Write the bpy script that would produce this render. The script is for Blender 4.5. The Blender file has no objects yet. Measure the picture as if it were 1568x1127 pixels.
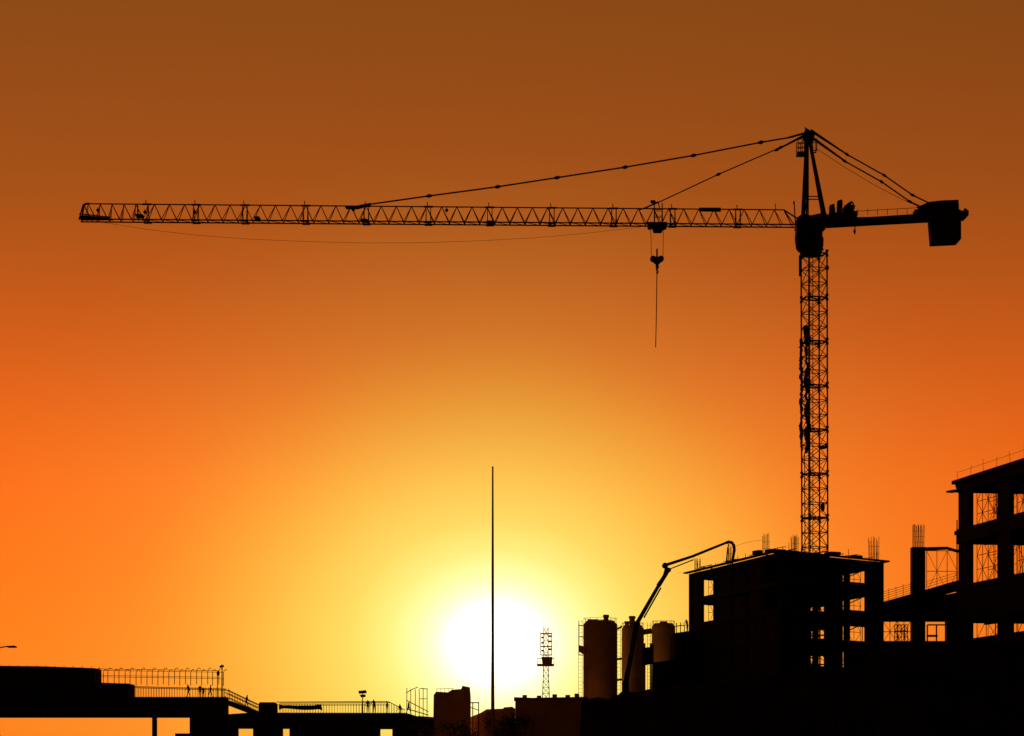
import bpy, math, random
from mathutils import Vector, Matrix
random.seed(7)
K=2.75e-4; H=1180.0; CZ=1.7
def P(u,v,Y): return Vector(((u-784)*K*Y, Y, CZ+(H-v)*K*Y))
def lin(c): 
    r=[]
    for x in c:
        x/=255.0
        r.append(x/12.92 if x<=0.04045 else ((x+0.055)/1.055)**2.4)
    return r
# ---------------------------------------------------------------- materials
def mat(name,c1,c2,rough=0.85,scale=1.5,metal=0.0,spec=0.1):
    m=bpy.data.materials.new(name); m.use_nodes=True
    nt=m.node_tree; b=nt.nodes['Principled BSDF']
    tc=nt.nodes.new('ShaderNodeTexCoord'); n=nt.nodes.new('ShaderNodeTexNoise')
    n.inputs['Scale'].default_value=scale; n.inputs['Detail'].default_value=6
    cr=nt.nodes.new('ShaderNodeValToRGB')
    cr.color_ramp.elements[0].position=0.35; cr.color_ramp.elements[1].position=0.68
    cr.color_ramp.elements[0].color=(*c1,1); cr.color_ramp.elements[1].color=(*c2,1)
    nt.links.new(tc.outputs['Object'],n.inputs['Vector']); nt.links.new(n.outputs['Fac'],cr.inputs['Fac'])
    nt.links.new(cr.outputs['Color'],b.inputs['Base Color'])
    b.inputs['Roughness'].default_value=rough; b.inputs['Metallic'].default_value=metal
    b.inputs['Specular IOR Level'].default_value=spec
    return m
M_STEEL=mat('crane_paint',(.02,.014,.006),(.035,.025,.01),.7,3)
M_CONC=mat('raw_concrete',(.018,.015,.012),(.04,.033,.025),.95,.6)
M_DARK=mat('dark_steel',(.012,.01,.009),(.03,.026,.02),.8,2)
M_SILO_HAZE=mat('silo_paint_sun_haze',(.42,.26,.15),(.6,.4,.24),.9,.35,0,.02)  # pale warm colour holds the sun's haze glow over backlit silos, pole, antenna
M_WALL_HAZE=mat('wall_red_sun_haze',(.5,.24,.12),(.68,.36,.18),.95,.35,0,.02)  # brighter red base colour paints the low sun's glow onto these walls
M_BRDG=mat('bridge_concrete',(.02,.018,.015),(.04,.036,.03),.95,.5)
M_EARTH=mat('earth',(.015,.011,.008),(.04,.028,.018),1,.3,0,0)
M_CLOTH=mat('clothing',(.01,.01,.012),(.03,.025,.02),.9,6,0,0)
M_LEAF=mat('foliage',(.04,.045,.015),(.09,.08,.03),.8,1.5,0,.05)
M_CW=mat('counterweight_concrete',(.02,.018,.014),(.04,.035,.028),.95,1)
# ---------------------------------------------------------------- mesh builder
class MB:
    def __init__(s): s.v=[]; s.f=[]
    def tube(s,p,q,r,r2=None,n=6):
        p=Vector(p); q=Vector(q); r2=r if r2 is None else r2
        d=q-p
        if d.length<1e-6: return
        d.normalize(); a=Vector((1,0,0))
        if abs(d.z)<.999: a=d.cross(Vector((0,0,1))).normalized()
        b=d.cross(a); k=len(s.v)
        for c,rr in ((p,r),(q,r2)):
            for i in range(n):
                t=2*math.pi*(i+.5)/n
                s.v.append(c+a*math.cos(t)*rr+b*math.sin(t)*rr)
        for i in range(n):
            j=(i+1)%n; s.f.append((k+i,k+j,k+n+j,k+n+i))
        s.f.append(tuple(k+i for i in reversed(range(n)))); s.f.append(tuple(k+n+i for i in range(n)))
    def path(s,pts,r,n=6):
        for a,b in zip(pts,pts[1:]): s.tube(a,b,r,None,n)
    def prism(s,poly,z0,z1):
        k=len(s.v); n=len(poly)
        for z in (z0,z1):
            for p in poly: s.v.append(Vector((p[0],p[1],z)))
        for i in range(n):
            j=(i+1)%n; s.f.append((k+i,k+j,k+n+j,k+n+i))
        s.f.append(tuple(k+i for i in reversed(range(n)))); s.f.append(tuple(k+n+i for i in range(n)))
    def elev(s,pts,Y,y0,y1):
        """outline drawn on the vertical plane at distance Y, given real thickness y0..y1"""
        k=len(s.v); n=len(pts)
        for dy in (y0,y1):
            for (u,v) in pts: s.v.append(P(u,v,Y)+Vector((0,dy,0)))
        for i in range(n):
            j=(i+1)%n; s.f.append((k+i,k+j,k+n+j,k+n+i))
        s.f.append(tuple(k+i for i in reversed(range(n)))); s.f.append(tuple(k+n+i for i in range(n)))
    def box(s,c,sx,sy,sz,rz=0):
        c=Vector(c); co,si=math.cos(rz),math.sin(rz)
        poly=[]
        for a,b in ((-1,-1),(1,-1),(1,1),(-1,1)):
            x=a*sx/2; y=b*sy/2; poly.append((c.x+x*co-y*si,c.y+x*si+y*co))
        s.prism(poly,c.z-sz/2,c.z+sz/2)
    def ball(s,c,rx,ry,rz,nu=10,nv=7):
        c=Vector(c); k=len(s.v)
        for i in range(1,nv):
            ph=math.pi*i/nv
            for j in range(nu):
                t=2*math.pi*j/nu
                s.v.append(c+Vector((rx*math.sin(ph)*math.cos(t),ry*math.sin(ph)*math.sin(t),rz*math.cos(ph))))
        for i in range(nv-2):
            for j in range(nu):
                j2=(j+1)%nu; s.f.append((k+i*nu+j,k+(i+1)*nu+j,k+(i+1)*nu+j2,k+i*nu+j2))
        s.f.append(tuple(k+j for j in range(nu))); s.f.append(tuple(k+(nv-2)*nu+j for j in reversed(range(nu))))
    def make(s,name,m,parent=None,bevel=0):
        me=bpy.data.meshes.new(name); me.from_pydata([tuple(v) for v in s.v],[],s.f); me.update()
        me.materials.append(m); o=bpy.data.objects.new(name,me); bpy.context.collection.objects.link(o)
        if parent: o.parent=parent
        if bevel:
            b=o.modifiers.new('bevel','BEVEL'); b.width=bevel; b.segments=2; b.limit_method='ANGLE'
        return o
def empty(name):
    e=bpy.data.objects.new(name,None); bpy.context.collection.objects.link(e); return e
def lerp(a,b,t): return a+(b-a)*t
# ---------------------------------------------------------------- CRANE
YC=240.0
def C(u,v,dy=0): return P(u,v,YC)+Vector((0,dy,0))
crane=empty('tower_crane')
# mast
mb=MB()
mc=C(1246.5,400); cx,cy=mc.x,YC
th=math.radians(17); hs=0.98
def corner(i,z):
    a,b=((-1,-1),(1,-1),(1,1),(-1,1))[i%4]
    x=a*hs; y=b*hs
    lean=(z-CZ-(H-400)*K*YC)*(-0.0026)
    return Vector((cx+x*math.cos(th)-y*math.sin(th)+lean, cy+x*math.sin(th)+y*math.cos(th), z))
ztop=C(0,388).z; sec=67.3*K*YC
for i in range(4): mb.tube(corner(i,0.6),corner(i,ztop),.105,None,4)
z=ztop-.1; k=0
step=sec/3
while z>1.2:
    for i in range(4):
        r=.085 if k%3==0 else .045
        mb.tube(corner(i,z),corner(i+1,z),r,None,5)
        if k%2==0: mb.tube(corner(i,z),corner(i+1,z-step),.042,None,5)
        else: mb.tube(corner(i+1,z),corner(i,z-step),.042,None,5)
        if i in(0,2): 
            if k%2==0: mb.tube(corner(i+1,z),corner(i,z-step),.035,None,5)
            else: mb.tube(corner(i,z),corner(i+1,z-step),.035,None,5)
    if k%3==0:
        for i in range(4):
            for dz in (-.22,.22): mb.tube(corner(i,z+dz-.12),corner(i,z+dz+.12),.16,None,6)
        mb.tube(corner(0,z),corner(2,z),.06,None,4)
    z-=step;k+=1
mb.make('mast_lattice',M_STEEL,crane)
mb=MB() # ladder inside
for dx in (-.25,.2):
    mb.tube((cx-.35+dx,cy-.3,1),(cx-.35+dx,cy-.3,ztop),.04,None,5)
zz=1.2
while zz<ztop: mb.tube((cx-.6,cy-.3,zz),(cx-.15,cy-.3,zz),.025,None,4); zz+=.35
mb.make('mast_ladder',M_STEEL,crane)
mb=MB() # hanging power cable coils on the left leg
pts=[];v=520
while v<694:
    pts.append(C(1226+random.uniform(-1.4,1.6),v,-.6)); v+=4
for a,b in zip(pts,pts[1:]): mb.tube(a,b,random.uniform(.1,.24),random.uniform(.08,.2),6)
pts=[C(1234.5+random.uniform(-2,2),v,-.5) for v in range(500,700,5)]
for a,b in zip(pts,pts[1:]): mb.tube(a,b,random.uniform(.1,.27),None,6)
mb.path([C(1231,694,-.5),C(1232,850,-.4)],.05)
mb.ball(C(1266,411,-.3),.2,.2,.28); mb.ball(C(1265,684,-.3),.2,.15,.25); mb.ball(C(1258,778,-.9),.22,.2,.5)
mb.ball(C(1258,687,-.9),.35,.2,.2); mb.tube(C(1224,392,-.3),C(1224,424,-.3),.1); 
mb.make('power_cable',M_DARK,crane)
mb=MB(); mb.box((cx,cy,.3),7,7,.6); mb.box((cx,cy,.8),3.4,3.4,.4); mb.make('mast_footing',M_CONC,crane)
# slewing unit
mb=MB()
mb.tube(C(1242,392),C(1242,376),1.0,1.25,16); mb.tube(C(1242,376),C(1242,364),1.25,1.25,16)
mb.tube(C(1242,364),C(1241,352),1.0,1.25,16)
mb.elev([(1218,350),(1219,336),(1228,330),(1240,333),(1262,328),(1266,333),(1265,349),(1256,356),(1226,356)],YC,-1,1)
mb.elev([(1223,354),(1229,354),(1231,391),(1226,391)],YC,-1.15,-.9)
mb.elev([(1250,354),(1258,352),(1256,385),(1251,391)],YC,-1.15,-.9)
for v in (358,372,386): mb.tube(C(1220,v,-1.3),C(1259,v,-1.3),.05)
for a,b in ((1222,356),(1232,358),(1244,356),(1252,358)): mb.tube(C(a,b,-1.2),C(a+6,b+30,-1.2),.06)
mb.make('slewing_ring',M_STEEL,crane,.03)
mb=MB() # operator cab (hung at the left of the mast)
mb.elev([(1216,352),(1222,347),(1229,350),(1230,389),(1221,390),(1217,385),(1215,370)],YC,-2.3,-.9)
mb.make('operator_cab',M_DARK,crane,.08)
# cat head
mb=MB()
for dy in (-.75,.75):
    mb.tube(C(1229.5,335,dy),C(1234.5,212,dy*.3),.13,.1); mb.tube(C(1236,335,dy),C(1237,212,dy*.3),.09)
    mb.tube(C(1262,333,dy),C(1239,212,dy*.3),.16,.13)
    for v0,v1 in ((330,305),(305,275),(275,245)):
        t0=(335-v0)/123;t1=(335-v1)/123
        mb.tube(C(1230+5*t0,v0,dy*(1-.7*t0)),C(1236+t1,v1,dy*(1-.7*t1)),.045)
    mb.tube(C(1229,303,dy*.8),C(1256,303,dy*.8),.06)
for v in (330,302,274,246):
    t=(335-v)/123; mb.tube(C(1230+5*t,v,-.75*(1-.7*t)),C(1230+5*t,v,.75*(1-.7*t)),.06)
    mb.tube(C(1262-23*t,v,-.75*(1-.7*t)),C(1262-23*t,v,.75*(1-.7*t)),.06)
mb.elev([(1230,214),(1229,206),(1234,197),(1239,200),(1247,208),(1245,218),(1236,222)],YC,-.3,.3)
mb.tube(C(1234,200),C(1233,195),.06)
mb.elev([(1220,235.5),(1234,235.5),(1234,238),(1220,238)],YC,-.7,.7)
for dy in (-.7,.7):
    for u in (1221,1227,1233): mb.tube(C(u,237,dy),C(u,216,dy),.045)
    for v in (216,223,230): mb.tube(C(1221,v,dy),C(1234,v-1,dy),.04)
    for u in (1244,1250): mb.tube(C(u,232,dy*.6),C(u,214,dy*.6),.045)
    mb.tube(C(1244,216,dy*.6),C(1250,217,dy*.6),.04); mb.tube(C(1243,232,dy*.6),C(1251,232,dy*.6),.06)
mb.tube(C(1216,308),C(1218,345),.06); mb.tube(C(1214.5,312),C(1216,308),.05); mb.tube(C(1252,292),C(1258,310),.05)
mb.tube(C(1240,225,-.2),C(1258,318,-.5),.05)
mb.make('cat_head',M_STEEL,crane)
# jib
def vb(u): return 337.5+(u-122)*8.5/1096
def vt(u): return 312+(u-135)*9.3/1065
JW=.62
mb=MB()
for dy in (-JW,JW):
    mb.tube(C(122,vb(122),dy),C(1220,vb(1220),dy),.085,None,4)
mb.tube(C(133,vt(133)),C(1200,vt(1200)),.075,None,4)
mb.tube(C(1200,vt(1200)),C(1220,334),.08)
mb.tube(C(1200,vt(1200)),C(1215,346,-JW),.06); mb.tube(C(1200,vt(1200)),C(1215,346,JW),.06)
for dy in (-JW,JW):
    mb.tube(C(123,vb(123),dy),C(128,314,dy*.3),.08); mb.tube(C(128,314,dy*.3),C(135,vt(135)),.07)
    mb.tube(C(123,vb(123)-8,dy),C(172,vb(172)-3,dy),.06); mb.tube(C(129,315,dy*.3),C(140,vb(140),dy),.05)
mb.elev([(123,331),(128,330),(168,334),(170,337),(124,337)],YC,-.2,.2)
mb.tube(C(129,312),C(137,311),.07)
u=135.0
while u<223:
    for dy in (-JW,JW):
        mb.tube(C(u,vt(u)),C(u+13,vb(u),dy),.045); mb.tube(C(u+13,vb(u),dy),C(u+19,vt(u)),.03)
        mb.tube(C(u,vt(u)),C(u-3,vb(u),dy),.03)
    u+=18.2
joints=[225,300,375,468,561,656,750,845,940,1030,1130]
u=225.0; per=23.15
while u<1196:
    for dy in (-JW,JW):
        mb.tube(C(u,vb(u),dy),C(u+per/2,vt(u)),.043,None,5)
        if u+per<1205: mb.tube(C(u+per/2,vt(u)),C(u+per,vb(u),dy),.043,None,5)
    mb.tube(C(u,vb(u),-JW),C(u,vb(u),JW),.045); mb.tube(C(u,vb(u),-JW),C(u+per,vb(u),JW),.03)
    u+=per
for j in joints:
    for du in ((-3.5,3.5) if j>225 else (-14,2)):
        for dy in (-JW,JW): mb.tube(C(j+du,vt(j)-1,0),C(j+du,vb(j),dy),.045,None,5)
    mb.tube(C(j-2,vt(j)-7),C(j-1,vt(j)),.045); mb.tube(C(j-7,vt(j)),C(j+7,vt(j)),.1)
    for dy in (-JW,JW): mb.tube(C(j-6,vb(j)+.5,dy),C(j+6,vb(j)+.5,dy),.12)
mb.tube(C(1187,312),C(1188,321),.04); mb.tube(C(985,320),C(1008,309),.08); mb.tube(C(1008,309),C(1010,320),.05)
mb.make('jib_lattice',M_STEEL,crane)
mb=MB()
for (u,v,a,b) in ((214,331,7,2.5),(394,335,5,3),(558,338,6,2.5),(751,341,6,2.5),(1000,309,4,1.5)):
    mb.elev([(u-a,v-b),(u+a*.6,v-b),(u+a,v),(u+a*.7,v+b),(u-a*.7,v+b)],YC,-.3,.3)
for (u,v) in ((150,322),(222,325),(298,325),(541,321),(684,322)):
    mb.tube(C(u,v-5),C(u,v),.04); mb.tube(C(u,v,-.1),C(u,v,.1),.17,None,10)
mb.elev([(1070,320),(1103,320),(1103,326.5),(1070,326)],YC,-.62,-.55)
mb.make('jib_fittings',M_DARK,crane)
# tie bars
mb=MB()
def tie(pts,r,coup,dy=0,cr=.17):
    mb.path([C(a,b,dy) for a,b in pts],r)
    for a,b in coup:
        best=min(range(len(pts)-1),key=lambda i:abs((pts[i][0]+pts[i+1][0])/2-a))
        p0,p1=pts[best],pts[best+1]; L=math.hypot(p1[0]-p0[0],p1[1]-p0[1]); dx,dz=(p1[0]-p0[0])/L,(p1[1]-p0[1])/L
        mb.tube(C(a-dx*4.5,b-dz*4.5,dy),C(a,b,dy),.07,cr); mb.tube(C(a,b,dy),C(a+dx*4.5,b+dz*4.5,dy),cr,.07)
L=[(1236,203),(1212,210),(1165,218),(1062,238),(957,256),(853,272),(762,286),(657,300),(565,313),(540,320)]
for dy in (-.15,.15): tie(L,.045,L[2:8],dy)
mb.tube(C(1236,203),C(1202,212),.13,.08); mb.tube(C(1232,208),C(1197,226),.1,.06)
tie([(1232,206),(1197,225),(1100,267),(1006,311),(978,322)],.06,[(1100,267),(1195,226),(1190,229)])
mb.elev([(528,316.5),(548,315),(568,311),(566,315),(548,320),(530,320)],YC,-.2,.2)
for dy,off in ((-.9,0),(.9,3)):
    R=[(1240,202+off),(1295,240+off),(1352,272+off),(1395,302+off),(1420,314+off)]
    tie(R,.075,R[1:4],dy,.16)
    mb.tube(C(1240,202+off,dy*.5),C(1300,243+off,dy),.12,.08)
mb.path([C(1248,226),C(1290,254),C(1340,284),C(1385,307),C(1412,319)],.025)
mb.make('tie_bars',M_STEEL,crane)
# counter jib
mb=MB()
for dy in (-.75,.75):
    mb.elev([(1262,336),(1330,335),(1425,329),(1425,338),(1330,343),(1262,347)],YC,dy-.1,dy+.1)
mb.elev([(1262,338),(1425,332),(1425,334),(1262,340)],YC,-.7,.7)
for u in range(1312,1404,15):
    mb.tube(C(u,332,-.8),C(u,323,-.8),.03)
mb.path([C(1312,326,-.8),C(1403,321,-.8)],.03); mb.elev([(1399,323),(1422,319),(1424,330),(1399,330)],YC,-.6,.6)
mb.elev([(1404,317),(1412,314),(1423,309),(1423,322),(1410,322)],YC,-.2,.2)
mb.tube(C(1308,345,-.5),C(1308,361,-.5),.06); mb.ball(C(1307.5,356,-.5),.14,.14,.2); 
mb.elev([(1467,322),(1476,326),(1476,320),(1482,324),(1482,331),(1476,337),(1467,336)],YC,-.5,.5)
mb.make('counter_jib',M_STEEL,crane)
mb=MB()
mb.elev([(1422,311),(1440,309),(1466,308),(1467,325),(1470,341),(1470,368),(1465,373.5),(1425,375.5),(1422,340)],YC,-.7,.7)
mb.make('counterweight',M_CW,crane,.06)
mb=MB() # winch machinery
mb.elev([(1270,315),(1277,313),(1279,329),(1270,330)],YC,-.4,.4)
mb.elev([(1282,308),(1288,306),(1290,309),(1289,330),(1281,330)],YC,-.3,.3)
mb.tube(C(1296,320,-.5),C(1296,320,.5),.36,None,14); mb.tube(C(1302,320,-.4),C(1302,320,.4),.4,None,14)
mb.elev([(1290,326),(1312,324),(1312,333),(1268,335),(1268,328)],YC,-.5,.5)
mb.tube(C(1297,314),C(1305,309),.14); mb.tube(C(1305,309),C(1309,317),.08)
mb.make('hoist_winch',M_DARK,crane,.03)
# trolley
mb=MB()
mb.elev([(991,341),(1021,341),(1021,345),(1016,351),(1013,356),(1001,356),(999,350),(992,348)],YC,-.4,.4)
for u in (995,1002,1011,1018): mb.tube(C(u,347,-.6),C(u,347,.6),.22,None,12)
for dy in (-.5,.5):
    for u in (1002,1014): mb.tube(C(u,341,dy),C(u,311,dy*.3),.05)
    for v in (322,332): mb.tube(C(1002,v,dy*.6),C(1014,v,dy*.6),.04)
mb.make('trolley',M_DARK,crane,.03)
mb=MB()
for dy in (-.12,.12):
    mb.tube(C(996.5,350,dy),C(997.5,396,dy),.022); mb.tube(C(1016,350,dy),C(1015,396,dy),.022)
mb.path([C(1006,412),C(1005.3,470),C(1004,532)],.05)
pts=[(160,341),(230,352),(300,360),(380,366),(470,370),(560,372),(650,371.5),(740,368.5),(820,364),(900,357),(960,350),(992,346)]
mb.path([C(a,b) for a,b in pts],.016)
mb.make('hoist_ropes',M_DARK,crane)
mb=MB()
for u in (1000,1012): mb.tube(C(u,396.5,-.2),C(u,396.5,.2),.3,None,14)
mb.elev([(997,393),(1015,393),(1015,399),(1008.5,405),(1009,411),(1004,411),(1004,405),(997,399)],YC,-.12,.12)
mb.tube(C(1006,381),C(1006,393),.09); mb.tube(C(1006,408),C(1006,415),.11)
mb.path([C(1006,413),C(1008,416),C(1006.5,419),C(1004.5,417.5)],.05)
mb.make('hook_block',M_DARK,crane)
# ---------------------------------------------------------------- scaffolding helper
def scaf(mb,p0,p1,z0,z1,nx,nz,r=.035,xb=True):
    p0=Vector((p0[0],p0[1],0));p1=Vector((p1[0],p1[1],0))
    for i in range(nx+1):
        q=p0.lerp(p1,i/nx); mb.tube((q.x,q.y,z0),(q.x,q.y,z1),r,None,5)
    for k in range(nz+1):
        z=lerp(z0,z1,k/nz); mb.tube((p0.x,p0.y,z),(p1.x,p1.y,z),r,None,5)
    if xb:
        for i in range(nx):
            a=p0.lerp(p1,i/nx); b=p0.lerp(p1,(i+1)/nx)
            for k in range(nz):
                za=lerp(z0,z1,k/nz); zb=lerp(z0,z1,(k+1)/nz)
                if (i+k)%2: za,zb=zb,za
                mb.tube((a.x,a.y,za),(b.x,b.y,zb),r*.8,None,4)
def rebar(mb,c,w,z0,z1,n=12,r=.026):
    for i in range(n):
        x=c[0]+w*(i/(n-1)-.5); y=c[1]+(w/2 if i%2 else -w/2)
        mb.tube((x,y,z0),(x+random.uniform(-.06,.06),y,z1+random.uniform(-.25,.12)),r,None,4)
    for k in range(3):
        z=lerp(z0,z1,.2+.25*k); mb.tube((c[0]-w/2,c[1]-w/2,z),(c[0]+w/2,c[1]-w/2,z),.02,None,4)
# ---------------------------------------------------------------- concrete frame building (centre)
bld=empty('concrete_frame_building')
A=P(1195,0,225).xy; B=P(1057,0,250).xy; Cc=P(1351,0,236).xy
def G(s,t): return A+(Cc-A)*s+(B-A)*t
levels=[22.4-2.65*i for i in range(0,8)]
mb=MB(); NS,NT=4,6
for li,zl in enumerate(levels):
    for i in range(NS):
        for j in range(NT):
            if i in(1,2) and j in (1,2) : continue  # crane shaft
            if li==0 and (i,j) in ((2,0),(3,3)): continue
            if li in (1,2,3) and (i,j) in ((2,3),(3,2)): continue
            poly=[G(i/NS,j/NT),G((i+1)/NS,j/NT),G((i+1)/NS,(j+1)/NT),G(i/NS,(j+1)/NT)]
            mb.prism(poly,zl-.3,zl)
    dpt=.5
    for a,b in (((0,0),(1,0)),((0,0),(0,1)),((1,0),(1,1)),((0,1),(1,1))):
        p=G(*a);q=G(*b); d=(q-p).normalized(); nrm=Vector((-d.y,d.x))*.17
        mb.prism([p-nrm,q-nrm,q+nrm,p+nrm],zl-dpt,zl-.02)
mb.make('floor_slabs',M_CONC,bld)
mb=MB()
for i in range(NS+1):
    for j in range(NT+1):
        if 0<i<NS and 0<j<NT and (i+j)%2: continue
        if j==5 and i<2: continue
        if i==NS and j in (1,): continue
        if j==0 and i in (2,3): continue
        g=G(i/NS,j/NT); g=g.lerp(G(.5,.5),.02)
        mb.box((g.x,g.y,11),.5,.5,22,math.atan2((Cc-A).y,(Cc-A).x))
mb.make('columns',M_CONC,bld)
mb=MB()
def ring(z0,z1,ex):
    def o(s,t):
        return G(s+(ex/15 if s>.5 else -ex/15),t+(ex/26 if t>.5 else -ex/26))
    for a,b in (((0,0),(1,0)),((0,0),(0,1)),((1,0),(1,1))):
        p=o(*a);q=o(*b); d=(q-p).normalized(); n=Vector((-d.y,d.x))*.25
        mb.prism([p-n,q-n,q+n,p+n],z0,z1)
ring(22.42,22.56,.5)
for (u,v,w,h,Y) in ((1187,844,26,5,226),(1160,846,8,6,229),(1275,848,18,5,232),(1240,851,60,3,230),(1222,849,10,5,229),(1205,848,14,7,228),(1310,853,14,4,233)):
    p=P(u,v,Y); mb.box((p.x,p.y,p.z),w*K*Y,1.2,h*K*Y,.4)
# loose planks and boards lying at odd angles on the roof edge
for k in range(26):
    s=random.random(); g=G(s,.02) if k%2 else G(.01,s)
    a=random.uniform(-.25,.25); l=random.uniform(.5,1.6)
    mb.tube((g.x-l/2,g.y,22.7+a*.3),(g.x+l/2,g.y+.2,22.75+a),.045,None,4)
for u in range(1200,1350,9):
    pz=G((u-1195)/156.,.01); mb.tube((pz.x,pz.y,22.5),(pz.x,pz.y,22.5+random.choice((.3,.5,.9))),.035,None,4)
for k in range(12):
    g=G(0,k/12+.03); mb.tube((g.x,g.y,22.5),(g.x,g.y,22.5+random.choice((.2,.4,.6))),.035,None,4)
mb.make('roof_formwork',M_DARK,bld)
mb=MB()
for (u,Y,v0,v1,w) in ((1172.5,232,848,818,.75),(1217,236,850,820,.75),(1338,240,858,824,1.0),(1068,249,884,856,.65),(1117,246,870,836,.5)):
    p=P(u,v0,Y); q=P(u,v1,Y); rebar(mb,(p.x,p.y),w,min(p.z,22.2),q.z,12,.03)
mb.make('column_rebar',M_DARK,bld)
mb=MB()
def wall(a,b,z0,z1,th=.2):
    p=G(*a);q=G(*b); d=(q-p).normalized(); n=Vector((-d.y,d.x))*th/2
    mb.prism([p-n,q-n,q+n,p+n],z0,z1)
def param(u,front=True):
    lo,hi=0.0,1.0
    for _ in range(40):
        m_=(lo+hi)/2; q=G(m_,0) if front else G(0,m_); uu=q.x/(K*q.y)+784
        if (uu<u)==front: lo=m_
        else: hi=m_
    return lo
for li in range(1,7):
    zt=levels[li-1]-.5; zb=levels[li]
    for j in range(NT):
        close = li>=3 or (j in (1,2,3) ) 
        if close:
            top=zt
            if li==1 and j==2: top=zt-.5
            if li==2 and j==2: top=zt-.3
            wall((0.004,(j+.05)/NT),(0.004,(j+.95)/NT),zb,top)
    if li>=5:
        for i in range(NS): wall(((i+.06)/NS,.004),((i+.94)/NS,.004),zb,zt)
# piers and blockwork on the front face, storey by storey
def fpanel(u0,u1,v0,v1,th=.3):
    a=param(u0);b=param(u1); q=G((a+b)/2,0)
    z1=CZ+(H-v0)*K*q.y; z0=CZ+(H-v1)*K*q.y
    p=G(a,.012);r=G(b,.012); d=(r-p).normalized(); n=Vector((-d.y,d.x))*th/2
    mb.prism([p-n,r-n,r+n,p+n],max(z0,.0),min(z1,22.1))
fpanel(1198,1233,850,1060); fpanel(1267,1287,858,1200,.6); fpanel(1329,1350,860,1200,.6)
for v0,v1 in ((856,915),(936,964),(982,1004),(1024,1200)): fpanel(1233,1267,v0,v1)
for v0,v1 in ((860,869),(891,899),(934,959),(981,994),(1023,1200)): fpanel(1287,1329,v0,v1)
fpanel(1302,1329,990,1030)
# left end pier
a=param(1063,False);b=param(1074,False); p=G(.01,a);r=G(.01,b)
d=(r-p).normalized(); n=Vector((-d.y,d.x))*.2; mb.prism([p-n,r-n,r+n,p+n],0,22)
wall((.0,.6),(.35,.6),levels[4],levels[0]-.3); wall((.12,.15),(.12,.6),levels[4],levels[0]-.3)
for i in range(NS): wall((i/NS+.01,.996),((i+1)/NS-.01,.996),0,levels[3])
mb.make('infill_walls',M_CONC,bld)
mb=MB()
for li in range(1,5):
    zt=levels[li-1]-.3; zb=levels[li]
    for (s0,s1,t) in ((.2,.5,.12),(.6,.95,.16)):
        scaf(mb,G(s0,t),G(s1,t),zb,zt,5,2,.028)
    for k in range(9):
        g=G(random.uniform(.3,.95),random.uniform(.05,.4)); mb.tube((g.x,g.y,zb),(g.x,g.y,zt),.045,None,5)
    scaf(mb,G(.1,.9),G(.3,.9),zb,zt,4,2,.028)
    p=G(.55,.05); q=G(.9,.05); mb.tube((p.x,p.y,zb+.2),(q.x,q.y,zt-.3),.06,None,4)
mb.make('formwork_props',M_DARK,bld)
# ---------------------------------------------------------------- ramp wing
wing=empty('ramp_frame_structure')
YW=246
mb=MB()
mb.elev([(1340,925),(1470,888),(1470,904),(1350,940)],YW,0,.3)
mb.elev([(1340,934),(1470,906),(1500,900),(1500,950),(1340,950)],YW,0,2.5)
for a,b,t in ((1396,1416,838),(1449,1468,950),(1340,1350,950)):
    mb.elev([(a,t),(b,t),(b,1195),(a,1195)],YW,-.4,.9)
mb.elev([(1396,842),(1404,838),(1450,837),(1468,842),(1468,846),(1452,841),(1416,843)],YW,0,.6)
mb.elev([(1330,983),(1600,983),(1600,1200),(1330,1200)],YW,-2,6)
mb.elev([(1420,972),(1436,972),(1436,975),(1420,975)],YW,0,.5)
mb.make('slabs_and_columns',M_CONC,wing)
mb=MB()
p=P(1406.5,838,YW); rebar(mb,(p.x,p.y+.2),1.15,p.z,P(0,803,YW).z,14,.032)
scaf(mb,P(1419,0,YW+1).xy,P(1466,0,YW+1).xy,P(0,905,YW).z,P(0,842,YW).z,3,2,.035)
for k in range(6):
    mb.tube(P(1350,925-3.6*k,YW),P(1395,910-3.2*k,YW),.03,None,4)
for k in range(5): mb.tube(P(1350+11*k,925-3.6*k,YW),P(1350+11*k,904-3.2*k,YW),.03,None,4)
for k in range(4): mb.tube(P(1418,903-4*k,YW),P(1468,888-4*k,YW),.03,None,4)
scaf(mb,P(1352,0,YW+1).xy,P(1395,0,YW+1).xy,P(0,983,YW).z,P(0,950,YW).z,4,2,.04)
scaf(mb,P(1370,0,YW+2).xy,P(1390,0,YW+2).xy,P(0,983,YW).z,P(0,955,YW).z,4,3,.05)
scaf(mb,P(1420,0,YW+2).xy,P(1448,0,YW+2).xy,P(0,983,YW).z,P(0,955,YW).z,2,1,.08,False)
mb.make('scaffolding',M_DARK,wing)
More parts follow.
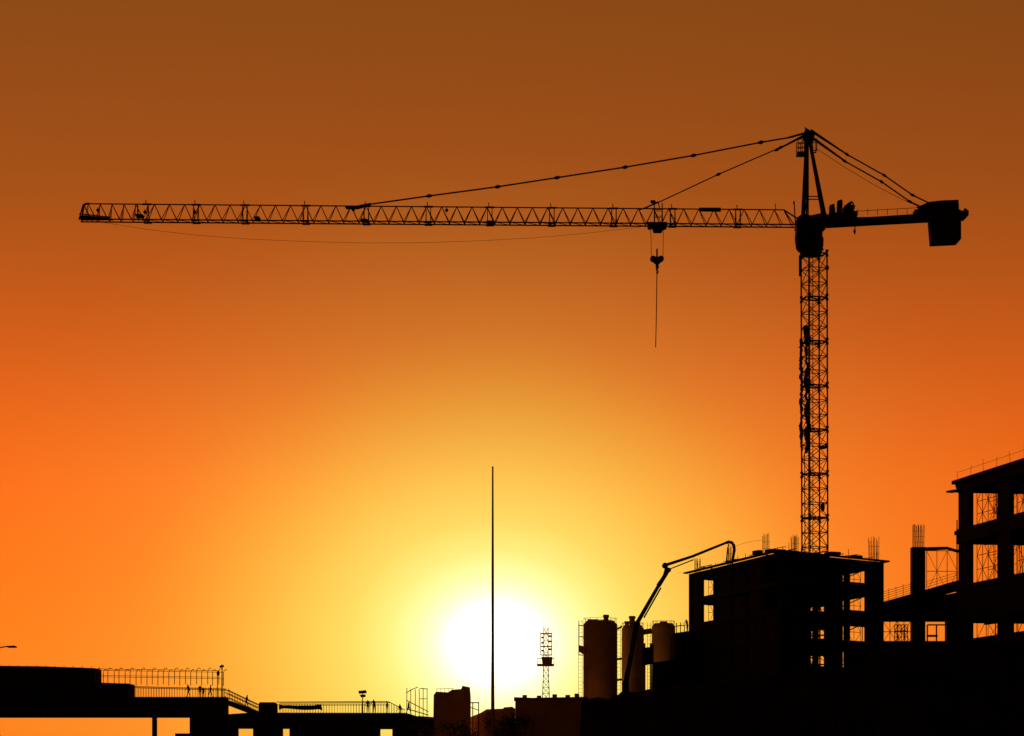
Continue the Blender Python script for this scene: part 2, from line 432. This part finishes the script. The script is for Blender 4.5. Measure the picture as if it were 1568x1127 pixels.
# ---------------------------------------------------------------- tall frame building (right edge)
tb=empty('concrete_tower_block')
E0=P(1467,0,235).xy; E1=P(1568,0,219).xy
back=Vector((16,2.6)); 
def F(s,t): return E0+(E1-E0)*s+back*t
def Fu(u):
    lo,hi=0.0,2.3
    for _ in range(40):
        m_=(lo+hi)/2; q=F(m_,0); uu=q.x/(K*q.y)+784
        if uu<u: lo=m_
        else: hi=m_
    return lo
mb=MB()
SE=2.3
bands=[(29.2,30.4),(24.1,25.6),(16.3,20.0),(0,14.6)]
for i,(z0,z1) in enumerate(bands):
    if i==0: mb.prism([F(-.03,-.03),F(SE,-.03),F(SE,1),F(-.03,1)],z1-.35,z1)
    else: mb.prism([F(0,0),F(SE,0),F(SE,1),F(0,1)],z1-.3,z1)
    for a,b in (((0,0),(SE,0)),((0,0),(0,1)),((SE,0),(SE,1)),((0,1),(SE,1))):
        p=F(*a);q=F(*b); d=(q-p).normalized(); n=Vector((-d.y,d.x))*.2
        mb.prism([p-n,q-n,q+n,p+n],z0,z1-.05)
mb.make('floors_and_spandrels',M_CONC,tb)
mb=MB()
for a,b in ((1467.5,1484),(1527,1546),(1590,1610),(1660,1680)):
    s0,s1=Fu(a),Fu(b); p=F(s0,0);q=F(s1,0); d=(q-p).normalized(); n=Vector((d.y,-d.x))*-.3
    mb.prism([p,q,q+n*1.5,p+n*1.5],0,30.0)
for s in (0.03,.8,1.6,2.25):
    for t in (.5,.97):
        g=F(s,t); mb.box((g.x,g.y,15),.6,.6,29.8)
mb.make('columns',M_CONC,tb)
mb=MB()
mb.elev([(1449,752),(1456,750.5),(1470,749),(1470,753),(1459,754.5),(1450,754)],235,-.2,.3)
mb.elev([(1463,741),(1470,737),(1470,752),(1466,752)],235,-.1,.3)
for k in range(9):
    q=F(.05+k*.2,-.02); mb.tube((q.x,q.y,30.4),(q.x+random.uniform(-.15,.15),q.y,30.4+random.uniform(.8,1.5)),.022,None,4)
for zz in (31.1,):
    p=F(.05,-.02);q=F(1.7,-.02); mb.tube((p.x,p.y,zz),(q.x,q.y,zz+.1),.018,None,4)
g=F(0,0); mb.tube((g.x-.1,g.y,20.5),(g.x-.1,g.y,26.5),.06); mb.box((g.x-.2,g.y,25.2),.3,.3,.4)
for (a,b,z0,z1,nx,nz) in ((1484,1527,25.6,29.2,5,3),(1546,1585,25.6,29.2,5,3),(1484,1527,20,24.1,5,3),(1546,1585,20,24.1,4,3),(1484,1527,14.6,16.3,3,1),(1546,1585,14.6,16.3,3,1)):
    s0,s1=Fu(a),Fu(b); scaf(mb,F(s0,.05),F(s1,.05),z0,z1,nx,nz,.035); scaf(mb,F(s0,.12),F(s1,.12),z0,z1,nx-1,nz,.03)
    for k in range(4):
        s=random.uniform(s0,s1); g=F(s,random.uniform(.03,.3)); mb.tube((g.x,g.y,z0),(g.x+random.uniform(-.3,.3),g.y,z1),.05,None,5)
    p=F(s0,.1);q=F(s1,.1); mb.tube((p.x,p.y,z1-.25),(q.x,q.y,z1-.35),.13,None,4)
mb.make('scaffolding',M_DARK,tb)
# ---------------------------------------------------------------- site annex beside frame
mb=MB()
mb.elev([(1034,969),(1063,965),(1063,1200),(1034,1200)],246,0,8)
mb.elev([(985,992),(1000,990),(1000,1015),(985,1018)],246,0,3)
for u in (1036,1042,1048): mb.tube(P(u,969,246),P(u,955+random.uniform(-2,2),246),.05)
mb.tube(P(1034,959,246),P(1050,957,246),.05)
mb.elev([(1000,1014),(1035,1010),(1035,1200),(996,1200)],246,0,5)
mb.make('site_annex_building',M_CONC)
# ---------------------------------------------------------------- silos
def silo(uc,rp,vtop,Y,name,extras,zb=0.0):
    e=empty(name); m=MB(); c=P(uc,vtop,Y); r=rp*K*Y; zt=c.z
    m.tube((c.x,c.y,zb),(c.x,c.y,zt-.1),r,r,28)
    m.tube((c.x,c.y,zt-.1),(c.x,c.y,zt+.25),r*.97,r*.8,28)
    z=zb+1.5
    while z<zt-.5: m.tube((c.x,c.y,z),(c.x,c.y,z+.09),r+.035,None,28); z+=1.6
    m.make('shell',M_SILO_HAZE,e)
    m=MB()
    for i in range(14):
        a=2*math.pi*i/14; x=c.x+r*.97*math.cos(a); y=c.y+r*.97*math.sin(a)
        a2=2*math.pi*(i+1)/14; x2=c.x+r*.97*math.cos(a2); y2=c.y+r*.97*math.sin(a2)
        m.tube((x,y,zt-.3),(x,y,zt+.5),.022,None,4)
        m.tube((x,y,zt+.5),(x2,y2,zt+.5),.022,None,4)
    for (u,v,w,h) in extras:
        q=P(u,v,Y); pw=w*K*Y/2
        m.tube((q.x,q.y,q.z-h*K*Y),(q.x,q.y,q.z),pw,None,10); m.tube((q.x,q.y,q.z-.12),(q.x,q.y,q.z+.12),pw*1.35,pw*1.1,10)
    for dx in (-.12,-.5): m.tube((c.x-r+dx,c.y-.2,zb),(c.x-r+dx,c.y-.2,zt+.3),.03,None,4)
    z=zb+.5
    while z<zt+.2: m.tube((c.x-r-.12,c.y-.2,z),(c.x-r-.5,c.y-.2,z),.02,None,4); z+=.4
    m.make('filters_and_railings',M_SILO_HAZE,e)
    return e
silo(919,26,954,255,'cement_silo',[(928,943,8,14),(911,950,9,8),(903,950,6,8),(937,953,6,6)])
silo(969,17,961,258,'cement_silo',[(968,945,9,18),(960,953,7,10),(977,955,6,8)])
silo(1016,18,958,262,'cement_silo',[(1016,953,10,8),(1025,956,7,8),(1006,957,6,6)])
mb=MB()
for v in (958,975,990,1003): mb.tube(P(886,v,254),P(893,v,254),.05)
mb.tube(P(886.5,954,254),P(886.5,1003,254),.05)
mb.elev([(886,988),(894,990),(894,1002),(887,998)],254,-.4,.4)
mb.elev([(945,962),(952,958),(952,961),(945,965)],256,-.5,.5)
for v in (1008,1040): mb.elev([(944,v),(952,v-1),(952,v+2),(944,v+3)],256,-.4,.4)
mb.tube(P(985,968,258),P(998,966,258),.3); mb.tube(P(986,985,258),P(986,1100,258),.2); mb.tube(P(998,985,258),P(998,1100,258),.25)
mb.make('silo_access_platform',M_SILO_HAZE)
# ---------------------------------------------------------------- concrete pump with boom
pump=empty('concrete_pump_truck'); YP=243
def Q(u,v,dy=0): return P(u,v,YP)+Vector((0,dy,0))
mb=MB()
mb.tube(Q(958,1045),Q(975,955),.3,.24,8); mb.tube(Q(975,955),Q(1018,880),.24,.18,8); mb.tube(Q(1018,880),Q(1021,867),.2,.16,8)
mb.tube(Q(1008,897),Q(1022,876),.26,.2,8)
mb.tube(Q(1017,866),Q(1060,852),.17,.15,8); mb.tube(Q(1060,852),Q(1112,831),.15,.13,8)
mb.tube(Q(1024,872),Q(1062,857),.06); mb.path([Q(1112,831),Q(1118,829.5),Q(1123,833),Q(1124.5,841)],.17,8)
mb.path([Q(1116,833),Q(1114,842),Q(1112,862)],.07,8)
mb.tube(Q(1124.5,841),Q(1122,858),.17,.13,8); mb.tube(Q(1122,858),Q(1121,868),.08)
mb.tube(Q(1018,866,-.4),Q(1018,866,.4),.28,None,12); mb.tube(Q(1024,873,-.3),Q(1024,873,.3),.24,None,12)
mb.tube(Q(975,955,-.4),Q(975,955,.4),.3,None,12); mb.tube(Q(986,946),Q(1012,900),.08)
mb.path([Q(1123,838),Q(1135,833),Q(1150,829),Q(1168,827)],.018,4)
mb.make('boom',M_DARK,pump)
mb=MB(); b0=P(958,1180,YP); x0=b0.x
mb.box((x0,YP,1.2),9,2.3,.5); mb.box((x0-4.3,YP,2.0),1.9,2.4,2.0); mb.box((x0,YP,2.6),1.6,1.6,2.6); mb.box((x0+2.6,YP,2.0),3.2,1.9,1.2)
mb.tube((x0,YP,3.5),Q(958,1045),.5,.35,10)
for dx in (-3.9,-.6,2.2,3.4):
    for dy in (-1.15,1.15): mb.tube((x0+dx,YP+dy-.15,.55),(x0+dx,YP+dy+.15,.55),.55,None,16)
for sx in (-3,3):
    for dy in (-3,3): mb.tube((x0+sx*.5,YP,1.2),(x0+sx,YP+dy,1.0),.14); mb.tube((x0+sx,YP+dy,1.1),(x0+sx,YP+dy,0),.12); mb.tube((x0+sx,YP+dy,.08),(x0+sx,YP+dy,0),.35,None,8)
mb.make('truck_chassis',M_DARK,pump,.05)
# ---------------------------------------------------------------- flagpole
mb=MB(); YF=235
b=P(754.5,0,YF); zt=P(0,716,YF).z
mb.tube((b.x,YF,0),(b.x,YF,zt*.5),.21,.15,14); mb.tube((b.x,YF,zt*.5),(b.x,YF,zt),.15,.08,14); mb.ball((b.x,YF,zt+.03),.1,.1,.1)
mb.tube((b.x,YF,0),(b.x,YF,.5),.6,.5,14)
mb.make('flagpole',M_SILO_HAZE)
# ---------------------------------------------------------------- antenna tower
at=empty('antenna_tower'); YA=290
mb=MB()
def R(u,v,dy=0): return P(u,v,YA)+Vector((0,dy,0))
def tw(v): return 3.6 + max(0,(v-1020))*0.035
z_v=[963+i*9 for i in range(27)]
for sx in (-1,1):
    for sy in (-1,1):
        mb.tube(R(836+sx*tw(1200),1200,sy*.5),R(836+sx*3.6,1020,sy*.28),.05,None,5); mb.tube(R(836+sx*3.6,1020,sy*.28),R(836+sx*3.4,963,sy*.28),.045,None,5)
for a,b in zip(z_v,z_v[1:]):
    for sy in (-.3,.3):
        mb.tube(R(836-tw(a),a,sy),R(836+tw(b),b,sy),.03,None,4); mb.tube(R(836+tw(a),a,sy),R(836-tw(b),b,sy),.03,None,4)
        mb.tube(R(836-tw(a),a,sy),R(836+tw(a),a,sy),.03,None,4)
for v in (970,990,1003):
    mb.tube(R(828,v,-.5),R(845,v,-.5),.05); mb.tube(R(828,v,.5),R(845,v,.5),.05)
for u in (828,845):
    for dy in (-.5,.5): mb.tube(R(u,968+(2 if u>840 else 0),dy),R(u,1003,dy),.05,None,5)
for v in (975,983,995): 
    mb.elev([(829,v),(833,v),(833,v+3),(829,v+3)],YA,-.5,-.3); mb.elev([(840,v-2),(844,v-2),(844,v+1),(840,v+1)],YA,-.5,-.3)
mb.elev([(829,1006),(846,1006),(845,1019),(831,1019)],YA,-.5,.5)
for u in (823,827,834,840,848): mb.tube(R(u,1019,-.8),R(u,1008,-.8),.04)
mb.tube(R(822,1009,-.8),R(849,1009,-.8),.04); mb.elev([(822,1017),(849,1017),(848,1020),(823,1020)],YA,-.9,.9)
mb.tube(R(832.5,963),R(832.5,958),.04);mb.tube(R(840,963),R(840,960),.04)
mb.make('lattice_mast',M_SILO_HAZE,at)
mb=MB(); mb.path([R(824,1012),R(808,1024),R(785,1040),R(760,1052),R(735,1060),R(712,1064)],.02,4)
mb.make('overhead_cable',M_DARK)
# ---------------------------------------------------------------- embankment, walls and ground
prof=[(893,1069),(930,1068),(950,1063),(985,1058),(1030,1053),(1062,1046),(1100,1041),(1160,1034),(1210,1030),(1260,1027),(1300,1024),(1335,1003),(1360,988),(1500,986),(1700,986),(1900,1000)]
def pv(u):
    for a,b in zip(prof,prof[1:]):
        if a[0]<=u<=b[0]: return lerp(a[1],b[1],(u-a[0])/(b[0]-a[0]))
    return prof[-1][1]
mb=MB(); rows=[(200,0),(208,.55),(216,.96),(219,1),(223,1.0),(228,.9),(236,0.0)]
us=[893+i*4 for i in range(250)]
n=len(us)
for (Y,f) in rows:
    for u in us:
        base=P(u,pv(u),220); j=random.uniform(-.12,.12)+.18*math.sin(u*.11)*math.sin(u*.037+1)
        mb.v.append(Vector((base.x,Y+ (random.uniform(-.4,.4)),max(0,(base.z+j)*f) if f>0 else -.2)))
for r in range(len(rows)-1):
    for i in range(n-1): mb.f.append((r*n+i,r*n+i+1,(r+1)*n+i+1,(r+1)*n+i))
mb.f.append(tuple(r*n for r in reversed(range(len(rows)))))
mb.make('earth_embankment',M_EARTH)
mb=MB()
mb.elev([(789,1070),(812,1071),(835,1071.5),(860,1069.5),(896,1068),(896,1208),(789,1208)],240,0,8)
mb.elev([(787,1067.5),(815,1068.5),(897,1067),(897,1070),(787,1070)],240,-.3,8.3)
for u,h in ((800,3),(822,2),(846,4),(866,3),(880,5)): mb.elev([(u,1070),(u,1067-h),(u+7,1067-h),(u+7,1070)],242,0,1)
for u in (805,830,855,878):
    mb.elev([(u-5,1088),(u+5,1088),(u+5,1104),(u-5,1104)],240,-.12,-.02)
mb.make('site_office_building',M_WALL_HAZE)
mb=MB(); mb.v=[Vector((-4000,-400,0)),Vector((4000,-400,0)),Vector((4000,6000,0)),Vector((-4000,6000,0))]; mb.f=[(0,1,2,3)]
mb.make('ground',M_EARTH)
# ---------------------------------------------------------------- left overpass
YB=300
def O(u,v,dy=0): return P(u,v,YB)+Vector((0,dy,0))
ov=empty('footbridge_overpass')
mb=MB()
mb.elev([(-300,1016),(60,1020),(120,1022),(145,1023),(145,1045),(197,1046.5),(197,1067),(343,1067),(343,1093),(290,1096),(-300,1096)],YB,0,5)
mb.elev([(-300,1096),(290,1096),(290,1098),(-300,1098)],YB,.4,4.6)
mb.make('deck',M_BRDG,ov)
mb=MB()
mb.elev([(230,1096),(236,1096),(236,1201),(230,1201)],YB,1.5,2.6); mb.elev([(290,1094),(342,1092),(342,1201),(290,1201)],YB,.2,4.8)
for u in (-40,-180): mb.elev([(u,1096),(u+10,1096),(u+10,1201),(u,1201)],YB,1.5,2.6)
mb.elev([(268,1123),(300,1123),(300,1201),(268,1201)],YB-2,0,1)
mb.make('piers',M_BRDG,ov)
mb=MB()
for u in range(-280,146,14): mb.tube(O(u,1024),O(u,1018+(.0125*u if u>0 else 0)),.04,None,4)
for dy in (0.1,4.9):
    u=148
    while u<338:
        mb.tube(O(u,1048,dy),O(u,1028,dy),.05,None,5); mb.path([O(u,1028,dy),O(u+1,1024.5,dy),O(u+3,1022.5,dy),O(u+6,1024,dy)],.04,5); u+=17
    mb.tube(O(146,1024,dy),O(336,1027,dy),.035,None,5)
    mb.tube(O(146,1034,dy),O(336,1037,dy),.03,None,5); 
    mb.tube(O(197,1051,dy),O(345,1055,dy),.05,None,5)
    u=199
    while u<345: mb.tube(O(u,1068,dy),O(u,1052,dy),.028,None,4); u+=4
    for o in (0,-11,-6): mb.tube(O(343,1070+o-4,dy),O(394,1090+o,dy),.045,None,5)
    for k in range(13): mb.tube(O(344+4*k,1071+1.55*k,dy),O(344+4*k,1057+1.75*k,dy),.03,None,4)
mb.tube(O(340,1069),O(340,1021),.1,.07,8); mb.tube(O(336,1021),O(343,1020),.1); mb.tube(O(333,1030),O(333,1069),.06)
mb.ball(O(334,1031),.2,.2,.35); mb.ball(O(340,1020),.2,.2,.2)
mb.make('railings',M_DARK,ov)
mb=MB()
mb.elev([(343,1071),(352,1073),(398,1090),(398,1096),(385,1094),(343,1078)],YB,0,5)
mb.make('stair_flight',M_BRDG,ov)
fb=empty('lower_footbridge')
mb=MB()
mb.elev([(385,1091),(622,1091.5),(650,1100),(665,1102),(665,1116),(342,1115),(342,1094)],YB,0,5)
for a,b in ((346,360),(386,429),(442,580),(600,664)): mb.elev([(a,1114),(b,1114),(b,1201),(a,1201)],YB,1,4)
mb.elev([(395,1078),(397,1075),(420,1075),(423,1078),(423,1092),(395,1092)],YB,.5,2)
mb.make('deck_and_supports',M_BRDG,fb)
mb=MB()
for dy in (.1,4.9):
    u=424
    while u<595: mb.tube(O(u,1092,dy),O(u,1076,dy),.027,None,4); u+=4.2
    mb.tube(O(423,1075,dy),O(594,1074,dy),.05,None,5); mb.tube(O(423,1079,dy),O(594,1078,dy),.03,None,5)
    mb.tube(O(594,1074,dy),O(618,1086,dy),.045); 
    for k in range(6): mb.tube(O(596+4*k,1093,dy),O(596+4*k,1075+2*k,dy),.03,None,4)
pts=[(427,1078)]+[(427+6*i,1079+1.6*math.sin(i*.3)+.5*math.sin(i*1.7)) for i in range(1,11)]+[(492,1078),(494,1088)]+[(488-6*i,1086+1.3*math.sin(i*.5)) for i in range(10)]+[(427,1087)]
mb.elev(pts,YB,-.06,-.01)
mb.make('railings_and_banner',M_DARK,fb)
mb=MB(); mb.tube(O(555.5,1092,-.3),O(555.5,1062,-.3),.08,.06,8)
mb.elev([(549,1058),(561,1057),(562,1061.5),(550,1062.5)],YB,-.5,-.2); mb.elev([(551,1064),(560,1063.5),(560,1067.5),(553,1068)],YB,-.5,-.2)
mb.make('floodlight_post',M_DARK)
sb=empty('stair_tower')
mb=MB()
mb.elev([(664,1064),(668,1059),(686,1060),(692,1056),(706,1055),(708,1050),(719,1052),(720,1066),(720,1201),(662,1201)],YB,0,4)
mb.elev([(640,1096),(664,1098),(664,1201),(640,1201)],YB,0,3)
mb.make('enclosed_stair',M_WALL_HAZE,sb)
mb=MB()
for u in (623,629,636,642,648,654): mb.tube(O(u,1105),O(u,1055+random.uniform(-2,3)),.05,None,5)
mb.tube(O(622,1061),O(630,1056),.05); mb.tube(O(630,1056),O(640,1052),.05); mb.tube(O(643,1054),O(655,1055),.05)
mb.tube(O(622,1085),O(656,1095),.06); mb.tube(O(622,1072),O(656,1090),.05); mb.tube(O(642,1070),O(654,1070),.04)
for u in (724,733): mb.tube(O(u,1130),O(u,1075),.07,None,5)
mb.tube(O(720,1076),O(734,1076),.07); mb.tube(O(720,1083),O(734,1088),.05)
for u in (669,675,681,687,693,712): mb.tube(O(u,1062),O(u,1054),.03,None,4)
mb.tube(O(668,1055),O(695,1054),.03)
mb.make('railings',M_DARK,sb)
mb=MB(); mb.elev([(735,1092),(745,1086),(770,1085),(772,1083),(784,1082),(789,1085),(800,1090),(800,1203),(720,1203),(720,1098)],305,0,3)
for u in (742,760,778): mb.elev([(u,1096),(u+8,1096),(u+8,1108),(u,1108)],305,-.1,-.01)
mb.make('service_hut',M_WALL_HAZE)
# street lamp at left edge
mb=MB(); YL=180
p=P(-40,0,YL); zt=P(0,991,YL).z
mb.tube((p.x,YL,0),(p.x,YL,zt-.4),.12,.07,10); mb.path([Vector((p.x,YL,zt-.4)),Vector((p.x+.25,YL,zt-.1)),P(-10,993,YL),P(13,989.5,YL)],.05,8)
mb.elev([(11,991),(14,989),(22,988.5),(26,990),(25,992),(13,992)],YL,-.12,.12)
mb.tube((p.x,YL,0),(p.x,YL,.6),.2,.16,10)
mb.make('street_lamp',M_DARK)
# ---------------------------------------------------------------- trees
mb=MB(); lf=MB()
for (u,Y,vt_,w) in ((705,270,1104,2.2),(768,262,1096,1.9),(790,236,1098,1.7),(640,275,1108,1.8)):
    b=P(u,0,Y); top=P(0,vt_,Y).z
    mb.tube((b.x,Y,0),(b.x+.1,Y,top*.55),.16,.1,8)
    for k in range(10):
        a=random.uniform(0,6.28); l=random.uniform(.5,1)*w
        q=Vector((b.x+math.cos(a)*l*.8,Y+math.sin(a)*l*.8,top*random.uniform(.65,.97)))
        mb.tube((b.x+.1,Y,top*random.uniform(.4,.55)),q,.06,.02,5)
        for i in range(100):
            c=q+Vector((random.gauss(0,.42),random.gauss(0,.42),random.gauss(0,.36)))
            d1=Vector((random.uniform(-1,1),random.uniform(-1,1),random.uniform(-1,1))).normalized()*.13; d2=d1.orthogonal().normalized()*.07
            kk=len(lf.v); lf.v+= [c-d1,c+d2,c+d1,c-d2]; lf.f.append((kk,kk+1,kk+2,kk+3))
tr=empty('tree_clump'); mb.make('trunks_and_limbs',M_DARK,tr); lf.make('leaves',M_LEAF,tr)
# ---------------------------------------------------------------- people
def person(pos,h=1.75,rz=0,pose='stand',name='person'):
    V=[];E=[];Rr=[]
    def a(p,r,par=None):
        V.append(Vector(p));Rr.append(r)
        if par is not None:E.append((par,len(V)-1))
        return len(V)-1
    sw={'stand':.04,'walk':.28,'lean':.03}[pose]; fw=.18 if pose=='lean' else (.05 if pose=='walk' else 0)
    pel=a((0,0,.95),.14); sp=a((0,fw*.4,1.12),.13,pel); ch=a((0,fw*.8,1.34),.155,sp); nk=a((0,fw+.01,1.5),.058,ch)
    hd=a((0,fw+.03,1.6),.085,nk); ht=a((0,fw+.03,1.7),.08,hd); a((0,fw+.125,1.61),.016,hd)
    for s in (-1,1):
        hip=a((.1*s,0,.9),.1,pel); kn=a((.11*s,sw*s*.55+.03,.5),.065,hip); an=a((.11*s,sw*s-.02,.09),.042,kn); a((.12*s,sw*s+.15,.04),.035,an)
        sh=a((.19*s,fw*.8,1.42),.068,ch)
        if pose=='lean': el=a((.26*s,fw+.12,1.18),.046,sh); wr=a((.2*s,fw+.34,1.12),.03,el); d=Vector((0,.06,-.02))
        else: el=a((.25*s,fw-sw*s*.3,1.14),.046,sh); wr=a((.26*s,fw-sw*s*.7+.07,.9),.03,el); d=Vector((0,.02,-.06))
        palm=a(V[wr]+d,.034,wr)
        for f in range(4):
            o=Vector((0,(f-1.5)*.02,0)) if pose!='lean' else Vector(((f-1.5)*.02,0,0))
            k=a(V[palm]+o+d*.7,.011,palm); a(V[k]+d*(.5+.15*(f in(1,2)))+Vector((-.012*s,0,0)),.009,k)
        k=a(V[palm]+Vector((-.03*s,.03,.01)),.012,palm); a(V[k]+d*.4,.01,k)
    me=bpy.data.meshes.new(name); me.from_pydata([tuple(v) for v in V],E,[]); me.materials.append(M_CLOTH)
    o=bpy.data.objects.new(name,me); bpy.context.collection.objects.link(o)
    o.modifiers.new('skin','SKIN'); 
    sv=me.skin_vertices[0].data
    for i,r in enumerate(Rr): sv[i].radius=(r,r)
    for i in range(len(V)): sv[i].use_root=(i==0)
    ss=o.modifiers.new('sub','SUBSURF'); ss.levels=1; ss.render_levels=1
    s=h/1.78; o.scale=(s,s,s); o.location=pos; o.rotation_euler=(0,0,rz)
for (u,v,hh,rz,ps,dy) in ((286.5,1067,1.72,1.3,'walk',1.2),(304,1067,1.6,.2,'stand',1.5),(308.5,1067,1.35,2.8,'stand',1.8),(320,1067,1.65,-1.4,'walk',1.2),
        (375.5,1083.5,1.75,-1.7,'walk',1.5),(562.5,1091,1.72,.3,'stand',1.0),(572.5,1091,1.78,2.6,'lean',1.2),(592,1091.5,1.55,1.2,'stand',1.4),
        (612,1096,1.6,1.0,'walk',1.5),(625,1093,1.7,-1.2,'walk',1.0)):
    person(O(u,v,dy),hh,rz,ps)
person(P(1053,966.5,246)+Vector((0,.4,0)),1.35,.8,'lean')
# ---------------------------------------------------------------- world
w=bpy.data.worlds.new('World'); bpy.context.scene.world=w; w.use_nodes=True
nt=w.node_tree; N=nt.nodes; LK=nt.links
bg=N['Background']; bg.inputs['Strength'].default_value=1.0
az_s=(760-784)*K; el_s=math.atan((H-985)*K)
sd=Vector((math.sin(az_s)*math.cos(el_s),math.cos(az_s)*math.cos(el_s),math.sin(el_s)))
tc=N.new('ShaderNodeTexCoord'); sx=N.new('ShaderNodeSeparateXYZ'); LK.new(tc.outputs['Generated'],sx.inputs[0])
def m(op,a,b=None,c=None):
    n=N.new('ShaderNodeMath'); n.operation=op
    for i,x in enumerate((a,b,c)):
        if x is None: continue
        if isinstance(x,(int,float)): n.inputs[i].default_value=x
        else: LK.new(x,n.inputs[i])
    return n.outputs[0]
az=m('ARCTAN2',sx.outputs['X'],sx.outputs['Y']); el=m('ARCSINE',sx.outputs['Z'])
ex=m('MULTIPLY',m('SUBTRACT',az,az_s),.85); ey=m('SUBTRACT',el,el_s)
rr=m('SQRT',m('ADD',m('MULTIPLY',ex,ex),m('MULTIPLY',ey,ey)))
# slight unevenness of the haze
nz=N.new('ShaderNodeTexNoise'); nz.inputs['Scale'].default_value=9; nz.inputs['Detail'].default_value=3; LK.new(tc.outputs['Generated'],nz.inputs['Vector'])
rr=m('MULTIPLY',rr,m('ADD',m('MULTIPLY',nz.outputs['Fac'],.12),.94))
def ramp(fac,els,interp='B_SPLINE'):
    n=N.new('ShaderNodeValToRGB'); cr=n.color_ramp; cr.interpolation=interp
    while len(cr.elements)>1: cr.elements.remove(cr.elements[-1])
    cr.elements[0].position=els[0][0]; cr.elements[0].color=(*els[0][1],1)
    for p,c in els[1:]:
        e=cr.elements.new(p); e.color=(*c,1)
    LK.new(fac,n.inputs['Fac']); return n.outputs['Color']
gl=[(0,(3,3.2,2.8)),(35,(1.7,2.1,1.7)),(62,(.8,1.35,1.0)),(84,(.35,1.0,.62)),(108,(.2,.84,.38)),(140,(.1,.7,.21)),(190,(.05,.53,.11)),(285,(.02,.32,.05)),(385,(.02,.145,.02)),(480,(.01,.055,.01)),(620,(0,.016,.003)),(727,(0,.004,0))]
glow=ramp(m('DIVIDE',rr,.2),[(min(1,p*K/.2),tuple(x/4 for x in c)) for p,c in gl])
bs=[(1180,(246,128,28)),(1000,(252,122,25)),(900,(253,114,21)),(760,(248,107,24)),(650,(229,98,25)),(540,(205,88,25)),(420,(179,80,23)),(300,(157,74,22)),(150,(144,70,22)),(0,(133,67,21))]
base=ramp(m('DIVIDE',el,.33),[(math.atan((H-v)*K)/.33,tuple(lin(c))) for v,c in bs])
def vm(op,a,b=None,sc=None):
    n=N.new('ShaderNodeVectorMath'); n.operation=op; LK.new(a,n.inputs[0])
    if b is not None:
        if isinstance(b,tuple): n.inputs[1].default_value=b
        else: LK.new(b,n.inputs[1])
    if sc is not None:
        if isinstance(sc,(int,float)): n.inputs['Scale'].default_value=sc
        else: LK.new(sc,n.inputs['Scale'])
    return n
mr=N.new('ShaderNodeMapRange'); LK.new(az,mr.inputs['Value']); mr.inputs['From Min'].default_value=-.22; mr.inputs['From Max'].default_value=.22; mr.inputs['To Min'].default_value=1.03; mr.inputs['To Max'].default_value=.9
dt=vm('DOT_PRODUCT',tc.outputs['Generated'],tuple(sd)).outputs['Value']; ang=m('ARCCOSINE',dt)
mr2=N.new('ShaderNodeMapRange'); mr2.interpolation_type='SMOOTHSTEP'; LK.new(ang,mr2.inputs['Value']); mr2.inputs['From Min'].default_value=.38; mr2.inputs['From Max'].default_value=1.4; mr2.inputs['To Min'].default_value=1; mr2.inputs['To Max'].default_value=.08
b2=vm('SCALE',base,sc=m('MULTIPLY',mr.outputs[0],mr2.outputs[0])).outputs[0]
g2=vm('SCALE',glow,sc=4.0).outputs[0]
sky=N.new('ShaderNodeTexSky'); sky.sky_type='NISHITA'; sky.sun_disc=False; sky.sun_elevation=el_s; sky.sun_rotation=az_s; sky.dust_density=4
s2=vm('MULTIPLY',sky.outputs[0],(.003,.0014,.0004)).outputs[0]
s1=vm('ADD',b2,g2).outputs[0]; tot=vm('ADD',s1,s2).outputs[0]
LK.new(tot,bg.inputs['Color'])
sl=bpy.data.lights.new('sun','SUN'); sl.energy=2.5; sl.angle=math.radians(.5); sl.color=(1,.6,.28)
so=bpy.data.objects.new('sun',sl); bpy.context.collection.objects.link(so); so.rotation_euler=sd.to_track_quat('Z','Y').to_euler()
# camera
cam=bpy.data.cameras.new('camera'); co=bpy.data.objects.new('camera',cam); bpy.context.collection.objects.link(co)
cam.sensor_width=36; cam.lens=36/(1568*K); cam.shift_y=(H-563.5)/1568; cam.clip_end=12000; cam.clip_start=.5
co.location=(0,0,CZ); co.rotation_euler=(math.pi/2,0,0)
sc=bpy.context.scene; sc.camera=co
sc.view_settings.view_transform='Standard'; sc.view_settings.look='None'; sc.view_settings.exposure=0
